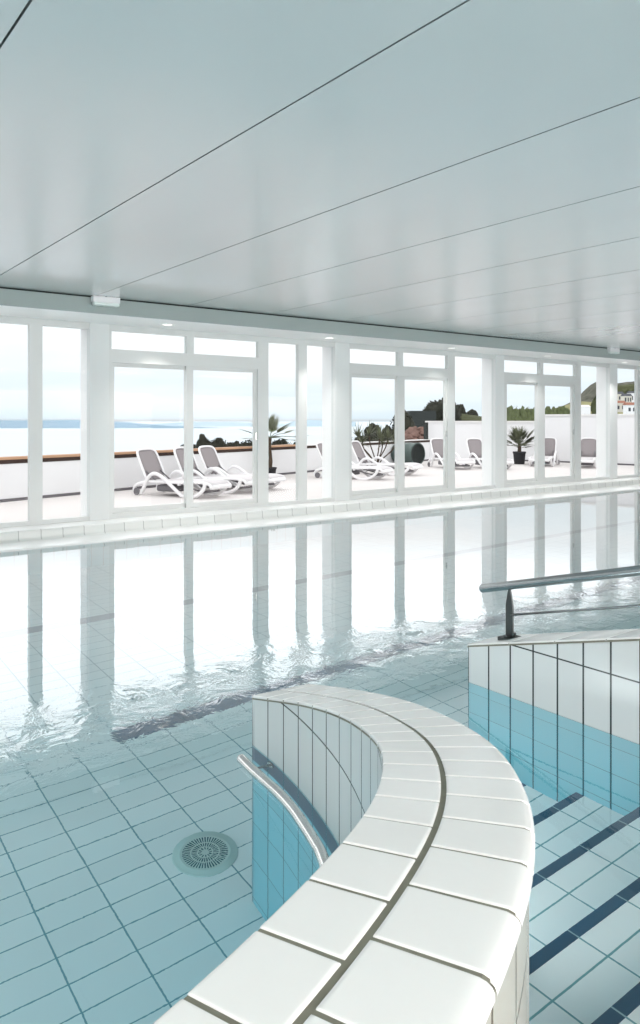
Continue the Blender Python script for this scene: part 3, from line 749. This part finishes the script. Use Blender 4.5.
# spiky branching plant
p = empty('spiky_plant', (14.9, 17.1, TZ)); tag(p, 'bare stemmed plant with spiky upright leaf heads in front of the parapet', 'plant')
b = MB(); heads = []
for q, top in [((-.55, 0), .98), ((-.22, .1), 1.02), ((.08, -.1), .92), ((.34, .1), .90), ((.58, 0), .80), ((-.42, .2), .78), ((.2, .2), .75)]:
    e = RT * q[0] + FW * q[1]; e = Vector((e.x, e.y, top))
    b.tube(catmull([(0, 0, 0), (e.x * .25, e.y * .25, top * .35), (e.x * .8, e.y * .8, top * .72), e], 4), .018, 6); heads.append(e)
b.build('stem', mt['trunk'], p)
for e in heads:
    b = MB()
    for k in range(46):
        a = rnd.uniform(0, 6.283); el = rnd.uniform(-.35, 1.45)
        blade(b, e, (math.cos(a) * math.cos(el), math.sin(a) * math.cos(el), math.sin(el)), rnd.uniform(.32, .52), .017, .12, 3)
    b.build('leaf_head', mt['leaf_pale'], p)
# potted bushy palm
p = empty('potted_palm', (20.70, 16.45, TZ)); tag(p, 'bushy palm in a black pot in front of the high white wall', 'palm')
pot(p, .17, .21, .42, mt['pot'])
b = MB(); b.tube([(0, 0, .36), (.01, 0, .55), (0, 0, .66)], [.07, .06, .05], 10); b.build('trunk', mt['trunk'], p)
for k in range(26):
    a = k * 2.399; el = .15 + 1.15 * ((k % 7) / 6)
    b = MB(); fan_leaf(b, (0, 0, .52 + .012 * (k % 8)), (math.cos(a) * math.cos(el), math.sin(a) * math.cos(el), math.sin(el)), rnd.uniform(.26, .44), rnd.uniform(.36, .46), 12, 1.9, .35)
    b.build('frond', mt['leaf_pale'], p)

# drum lying on its side
dr = empty('drum', (17.75, 19.0, TZ)); tag(dr, 'large dark green plastic drum lying on its side by the parapet', 'drum')
ax = (FW * .95 - RT * .85).normalized(); a2 = Vector((-ax.y, ax.x, 0)); zc = .37
def ringp(s, r, n=36): return [ax * s + a2 * (r * math.cos(2 * math.pi * k / n)) + Vector((0, 0, zc + r * math.sin(2 * math.pi * k / n))) for k in range(n)]
b = MB(); b.grid([ringp(s, r) for s, r in [(0, .33), (-.015, .35), (0, .37), (.03, .37), (.05, .36), (.3, .365), (.32, .37), (.35, .37), (.37, .365), (.65, .36), (.9, .33), (.95, .25), (.96, .001)]], True)
b.build('shell', mt['drum'], dr)
b = MB(); b.grid([ringp(s, r) for s, r in [(0, .33), (.03, .325), (.03, .15), (.025, .001)]], True); b.build('lid', mt['drum_inside'], dr)
dr.location = (17.48, 18.0, TZ)

# ------------------------------------------------------------------ beyond the terrace
def blob(b, c, rx, ry, rz, amp=.25, n=18, m=12, seed=0., fr=1.6, mi=0):
    rows = []
    for i in range(m + 1):
        th = math.pi * i / m; row = []
        for j in range(n):
            ph = 2 * math.pi * j / n
            d = Vector((math.sin(th) * math.cos(ph), math.sin(th) * math.sin(ph), math.cos(th)))
            k = 1 + amp * noise.fractal(d * fr + Vector((seed, seed * 1.7, 3.1)), 1., 2., 3) * 1.6
            row.append(Vector(c) + Vector((d.x * rx, d.y * ry, d.z * rz)) * k)
        rows.append(row)
    b.grid(rows, True, mi=mi, smooth=True, flip=True)
def leafy(b, c, rx, ry, rz, n, s, seed):
    r_ = random.Random(seed)
    for _ in range(n):
        d = Vector((r_.gauss(0, 1), r_.gauss(0, 1), r_.gauss(0, 1))).normalized()
        p = Vector(c) + Vector((d.x * rx, d.y * ry, d.z * rz)) * r_.uniform(.85, 1.15)
        u = Vector((r_.gauss(0, 1), r_.gauss(0, 1), r_.gauss(0, 1))).normalized() * s; v = u.cross(d).normalized() * s * .7
        b.face([p - u, p - v, p + u, p + v])
def bush(name, x, ytop, ybot, wpx, D_, seed, label, mat='leaf_dark', cat='bush', group=None):
    c = at(x, (ytop + ybot) / 2, D_); rx = wpx / 2 / FPX * D_; rz = (ybot - ytop) / 2 / FPX * D_
    b = MB(); blob(b, (0, 0, 0), rx, rx, rz, .32, 20, 12, seed); leafy(b, (0, 0, 0), rx, rx, rz, 520, rx * .11, int(seed * 10))
    o = b.build(name, mt[mat]); o.location = c; tag(o, label, cat, group); return o
G1 = 'dark bushes beyond the parapet'
for i, (x, yt, yb, w_, l) in enumerate([
    (187, 444, 460, 17, 'dark bush beyond the parapet, cut by the door stile of the first door'),
    (204, 437, 460, 15, 'pointed dark bush above the third lounger'),
    (219, 439.5, 460, 21, 'dark bush in the middle of the group seen through the first door'),
    (233, 443, 460, 18, 'low dark bush between the pointed one and the palm fronds'),
    (249, 440.5, 460, 20, 'dark bush beyond the parapet touching the left palm frond'),
    (281, 440, 460, 22, 'dark bush beyond the parapet right behind the fan palm crown'),
    (297, 443.5, 460, 14, 'small dark bush beside the window mullion past the fan palm')]):
    bush('bush', x, yt, yb, w_, 33 + 2.2 * (i % 2), i + .3, l, group=G1)
for i, (x, yt, yb, w_, l) in enumerate([
    (360, 436, 456, 14, 'dark shrub behind the spiky plant, at its left'), (372, 428, 458, 20, 'tallest dark shrub behind the spiky plant'),
    (387, 429, 458, 18, 'dark shrub between the spiky plant and the door stile'), (402, 412, 462, 24, 'large dark tree at the corner of the dark building'),
    (345, 430, 458, 14, 'dark shrub mostly behind the pillar')]):
    bush('shrub', x, yt, yb, w_, 35 + 2.6 * (i % 3), i + 5.1, l, cat='shrub', group='dark shrubs by the spiky plant')
# reddish rocks
b = MB()
for x, y, s in [(408, 437, 8), (414, 433, 9), (420, 432, 8), (425, 437, 7), (412, 440, 10), (421, 440, 10)]:
    blob(b, at(x, y, 33), s / 2 / FPX * 33 * 1.3, .4, s / 2 / FPX * 33, .5, 12, 8, x * .3, 2.5)
o = b.build('rocks', mt['rock'], kind='stuff'); tag(o, 'reddish broken rocks beyond the parapet above the drum', 'rocks')
# dark building and the hillock with trees
def house(name, x0, x1, yt, yb, D_, wall, label, roof=None, rise=0, depth=8., windows=(), cat='building', group=None, kind=None):
    base = at((x0 + x1) / 2, yb, D_); w_ = (x1 - x0) / FPX * D_; h = (yb - yt) / FPX * D_
    r = empty(name, base, -YAW); tag(r, label, cat, group, kind)
    b = MB(); b.box(-w_ / 2, 0, 0, w_ / 2, depth, h); b.build('walls', mt[wall], r)
    if roof:
        rh = rise / FPX * D_; b = MB(); e = w_ * .04
        a = [(-w_ / 2 - e, -e, h), (w_ / 2 + e, -e, h), (w_ / 2 + e, depth + e, h), (-w_ / 2 - e, depth + e, h)]
        r0, r1 = (-w_ / 2 - e, depth / 2, h + rh), (w_ / 2 + e, depth / 2, h + rh)
        b.face([a[0], a[1], r1, r0]); b.face([a[2], a[3], r0, r1]); b.face([a[1], a[2], r1]); b.face([a[3], a[0], r0]); b.build('roof', mt[roof], r)
    for (u0, v0, u1, v1) in windows:
        b = MB(); b.box(-w_ / 2 + u0 * w_, -.04, v0 * h, -w_ / 2 + u1 * w_, .05, v1 * h); b.build('window', mt['dark_window'], r)
    return r
house('outbuilding', 410, 436, 410.8, 447, 60, 'timber_dark', 'flat dark building corner beyond the parapet above the drum', depth=6, kind='thing')
def hill(name, prof, D_, thick, mat, label, ybase=470, seed=0., rough=.6):
    """ridge: crest px profile turned into a rounded hill D_ metres off, thick metres deep"""
    P = [at(x, y, D_) for x, y in prof]; rows = []
    fine = []
    for a, c in zip(P, P[1:]):
        for k in range(8): fine.append(a.lerp(c, k / 8))
    fine.append(P[-1]); zb = at(0, ybase, D_).z
    for k in range(9):
        t = k / 8; row = []
        prof_t = math.sin(t * math.pi) ** .6
        for q in fine:
            nz_ = noise.fractal(Vector((q.x * .15 * 40 / D_ * 3, q.y * .15 * 40 / D_ * 3 + k * .5, seed)), 1., 2., 4) * rough * (q.z - zb) * .05
            p = q + FW * (thick * (t - .5)); p.z = zb + (q.z - zb) * prof_t + nz_; row.append(p)
        rows.append(row)
    b = MB(); b.grid(rows, smooth=True)
    o = b.build(name, mt[mat], kind='structure'); tag(o, label); return o
hill('hill', [(395, 440), (410, 418), (425, 412), (450, 411), (470, 415), (500, 420), (512, 424)], 75, 20, 'hill', 'olive scrub hillock beyond the white wall', 470, 1.)
bush('tree', 442, 400, 430, 34, 70, 9.1, 'domed dark tree on the hillock past the dark building', cat='tree')
bush('tree', 458, 406, 428, 16, 75, 3.7, 'small dark tree beside the domed tree, right of the door frame', cat='tree')
bush('tree', 428, 407.5, 425, 14, 65, 2.2, 'small dark tree rising over the flat dark building', cat='tree')
bush('tree', 471, 412, 428, 14, 79, 6.2, 'low dark tree at the edge of the hillock by the pillar', cat='tree')
# hedge beyond the high wall
b = MB()
for k in range(16):
    x = 500 + k * 4.4; c = at(x, 424, 45); blob(b, c, .32, .5, (424 - (408.5 + 1.2 * math.sin(k * 2.1))) / FPX * 45, .25, 12, 8, k * 1.3, 2.2); leafy(b, c, .3, .5, .95, 60, .05, k)
for k in range(5):
    c = at(566 + k * 4, 422, 45.); blob(b, c, .3, .4, (422 - 415) / FPX * 45, .25, 12, 8, k * 2.3)
o = b.build('hedge', mt['leaf_dark' if False else 'leaf']); tag(o, 'long olive hedge beyond the lower part of the high wall', 'hedge', kind='thing')
hill('hill', [(535, 412), (552, 409), (566, 405), (580, 401), (600, 403), (615, 408), (650, 409)], 1000, 200, 'hill_grass', 'yellow grassy slope below the rocky hill', 440, 4., .3)
hill('hill', [(556, 410), (566, 405), (574, 401), (583, 396), (589, 389), (597, 381), (606, 380), (618, 383.5), (630, 382), (645, 380), (665, 379)], 1600, 300, 'hill_rock', 'steep rocky hill rising past the grassy slope', 440, 8., .7)
hill('hill', [(604, 389), (615, 385.5), (640, 383), (670, 381)], 1250, 200, 'hill', 'green hilltop above the houses', 440, 12., .3)
HG = 'houses on the hillside'
house('house', 582, 590.5, 407, 440, 665, 'house_white', 'white gabled house low on the grassy slope', 'house_white', 2.2, 10, cat='house', group=HG)
house('house', 618, 624, 394, 402, 840, 'house', 'cream house high on the hillside, topmost of the cluster', 'roof_slate', 2.5, 9, [(.15, .3, .4, .7), (.6, .3, .85, .7)], cat='house', group=HG)
house('house', 624, 632, 396, 404, 805, 'house', 'cream house with dark roof beside the topmost house', 'roof_slate', 2.5, 9, [(.1, .3, .3, .8), (.45, .3, .6, .8), (.75, .3, .9, .8)], cat='house', group=HG)
house('house', 630, 640, 393, 403, 822, 'house_white', 'pale house at the right end of the upper houses', 'roof_slate', 2, 9, [(.1, .3, .3, .7), (.45, .3, .6, .7)], cat='house', group=HG)
house('house', 616, 626, 403, 412, 700, 'house', 'cream house below the topmost one, under a terracotta roof', 'roof_red', 2.6, 9, [(.15, .3, .35, .7), (.6, .3, .8, .7)], cat='house', group=HG)
house('house', 627, 642, 405, 414, 682, 'house_white', 'wide terracotta roofed house just above the white wall', 'roof_red', 2.8, 9, [(.1, .3, .25, .7), (.4, .3, .55, .7), (.7, .3, .85, .7)], cat='house', group=HG)
for i, (x, yt, yb, w_, l) in enumerate([(621, 391, 399, 6, 'tree above the topmost hillside house'), (628, 390, 398, 7, 'tree between the two upper hillside houses'), (635, 400, 407, 7, 'tree below the right upper house'),
                                       (594, 400, 416, 5, 'dark tree beside the white gabled house'), (636, 389, 395, 8, 'tree behind the right upper house')]):
    bush('tree', x, yt, yb, w_, 880 + 12 * i, i + 7.7, l, 'hill', cat='tree', group='trees on the hillside')
# sea and far coast
b = MB(); b.face([(-20000, 20, -22), (20000, 20, -22), (20000, 30000, -22), (-20000, 30000, -22)])
tag(b.build('sea', mt['sea'], kind='structure'), 'calm pale sea stretching to the horizon')
def coast(prof, D_, mat, label, seed):
    b = MB(); rows = [[], [], []]
    for a, c in zip(prof, prof[1:]):
        for k in range(6):
            x = a[0] + (c[0] - a[0]) * k / 6; y = a[1] + (c[1] - a[1]) * k / 6 + .25 * math.sin(x * .9 + seed)
            p = at(x, y, D_); f = at(x, y, D_ - 30); f.z = -22.5; g2 = at(x, y, D_ + 300); g2.z = -22.5
            rows[0].append(f); rows[1].append(p); rows[2].append(g2)
    b.grid(rows, smooth=True, flip=True); tag(b.build('headland', mt[mat], kind='structure'), label)
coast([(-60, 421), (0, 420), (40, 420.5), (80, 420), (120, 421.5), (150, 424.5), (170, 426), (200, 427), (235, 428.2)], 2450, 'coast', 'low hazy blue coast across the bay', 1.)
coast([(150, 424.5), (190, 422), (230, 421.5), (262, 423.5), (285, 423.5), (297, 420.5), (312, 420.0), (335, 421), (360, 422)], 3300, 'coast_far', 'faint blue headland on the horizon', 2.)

# ------------------------------------------------------------------ sky, downlights and added fill lights
wd = bpy.data.worlds.new('sky'); bpy.context.scene.world = wd; wd.use_nodes = True; nt = wd.node_tree; nt.nodes.clear()
out = N(nt, 'ShaderNodeOutputWorld'); bg = N(nt, 'ShaderNodeBackground'); nt.links.new(bg.outputs[0], out.inputs[0])
tc = N(nt, 'ShaderNodeTexCoord'); sp = N(nt, 'ShaderNodeSeparateXYZ'); nt.links.new(tc.outputs['Generated'], sp.inputs[0])
cr = N(nt, 'ShaderNodeValToRGB'); nt.links.new(sp.outputs[2], cr.inputs[0])
SKY = [(0.0, (.55, .60, .64)), (.001, (.66, .77, .84)), (.02, (.74, .83, .89)), (.05, (.78, .86, .92)), (.10, (.86, .92, .95)), (.15, (1.0, 1.02, 1.04)), (.21, (1.75, 1.78, 1.82)), (.40, (1.8, 1.82, 1.85)), (.55, (1.35, 1.36, 1.38)), (1., (1.1, 1.11, 1.13))]
e = cr.color_ramp.elements; e[0].position = 0; e[0].color = (*SKY[0][1], 1); e[1].position = 1; e[1].color = (*SKY[-1][1], 1)
for p_, c_ in SKY[1:-1]:
    k = e.new(p_); k.color = (*c_, 1)
mp = N(nt, 'ShaderNodeMapping'); mp.inputs['Scale'].default_value = (1.2, 1.2, 9); nt.links.new(tc.outputs['Generated'], mp.inputs[0])
cl = N(nt, 'ShaderNodeTexNoise'); cl.inputs['Scale'].default_value = 2.6; cl.inputs['Detail'].default_value = 6; nt.links.new(mp.outputs[0], cl.inputs['Vector'])
mr = N(nt, 'ShaderNodeMapRange'); nt.links.new(cl.outputs[0], mr.inputs[0]); mr.inputs[1].default_value = .4; mr.inputs[2].default_value = .66; mr.inputs[3].default_value = .0; mr.inputs[4].default_value = .65
# thin bright cloud over pale blue
cloudy = N(nt, 'ShaderNodeMix'); cloudy.data_type = 'RGBA'; cloudy.blend_type = 'MIX'
add = N(nt, 'ShaderNodeMix'); add.data_type = 'RGBA'; add.blend_type = 'ADD'; add.inputs[0].default_value = 1; nt.links.new(cr.outputs[0], add.inputs[6]); add.inputs[7].default_value = (.22, .14, .10, 1)
nt.links.new(mr.outputs[0], cloudy.inputs[0]); nt.links.new(cr.outputs[0], cloudy.inputs[6]); nt.links.new(add.outputs[2], cloudy.inputs[7])
nt.links.new(cloudy.outputs[2], bg.inputs[0]); bg.inputs[1].default_value = 1.0
def area(name, loc, rot, sx, sy, power, color=(1, 1, 1)):
    l = bpy.data.lights.new(name, 'AREA'); l.shape = 'RECTANGLE'; l.size = sx; l.size_y = sy; l.energy = power; l.color = color
    o = bpy.data.objects.new(name, l); C.objects.link(o); o.location = loc; o.rotation_euler = rot; return o
for x in (3.98, 6.42, 8.86, 11.30, 13.74):
    area('soffit_downlight', (x, 8.36, ZS - .009), (0, 0, 0), .11, .11, 5.5, (1, .96, .92)).data.spread = math.radians(95)
# added fill lights under the ceiling, all out of view
for x in (-6.5, -3.0, 0.5, 4.0, 7.5, 11.0): area('hall_fill', (x, -2.2, 2.60), (0, 0, 0), 2.4, 1.0, 48, (1, .93, .88))
for x, e_ in ((-2.5, 18), (5.5, 6)): area('hall_fill', (x, .3, 2.60), (0, 0, 0), 1.6, .8, e_, (1, .93, .88))
for y in (1.0, 4.0): area('hall_fill', (-5.0, y, 2.60), (0, 0, 0), 2.4, 1.0, 48, (1, .93, .88))
# added unseen fill strips behind the camera, brightening the window frames
for x in (-4.0, 2.0, 8.0, 14.0): area('back_fill', (x, -5.6, 1.6), (math.radians(84), 0, 0), 5.0, 1.2, 150, (1, .93, .90))
# added unseen fill lights that brighten the tiles under water
for y, e_ in ((1.72, 2.0), (2.35, 4.6)): area('underwater_fill', (wall_x(y) + .17, y, -.25 if y < 2 else -.5), (0, math.radians(90), math.radians(180)), .3, .5, e_, (.95, .99, 1))
for x in (-2.0, -.2): area('underwater_fill', (x, .47, -.5), (math.radians(90), 0, 0), .8, .4, 22, (.95, .99, 1))
area('underwater_fill', (-7.8, 3.5, -.55), (0, math.radians(-90), 0), .5, 3.0, 85, (.93, .99, 1))
area('underwater_fill', (8.0, -2.9, -.55), (math.radians(90), 0, 0), 4.0, .5, 110, (.93, .99, 1))

sc = bpy.context.scene
sc.view_settings.view_transform = 'Standard'; sc.view_settings.look = 'None'; sc.view_settings.exposure = 0.25; sc.view_settings.gamma = 1; sc.view_settings.use_curve_mapping = False
cy = sc.cycles
cy.use_denoising = True; cy.denoiser = 'OPENIMAGEDENOISE'
cy.max_bounces = 14; cy.diffuse_bounces = 6; cy.glossy_bounces = 5; cy.transmission_bounces = 8; cy.transparent_max_bounces = 16
cy.caustics_reflective = True; cy.caustics_refractive = True; cy.sample_clamp_indirect = 6; cy.blur_glossy = .5
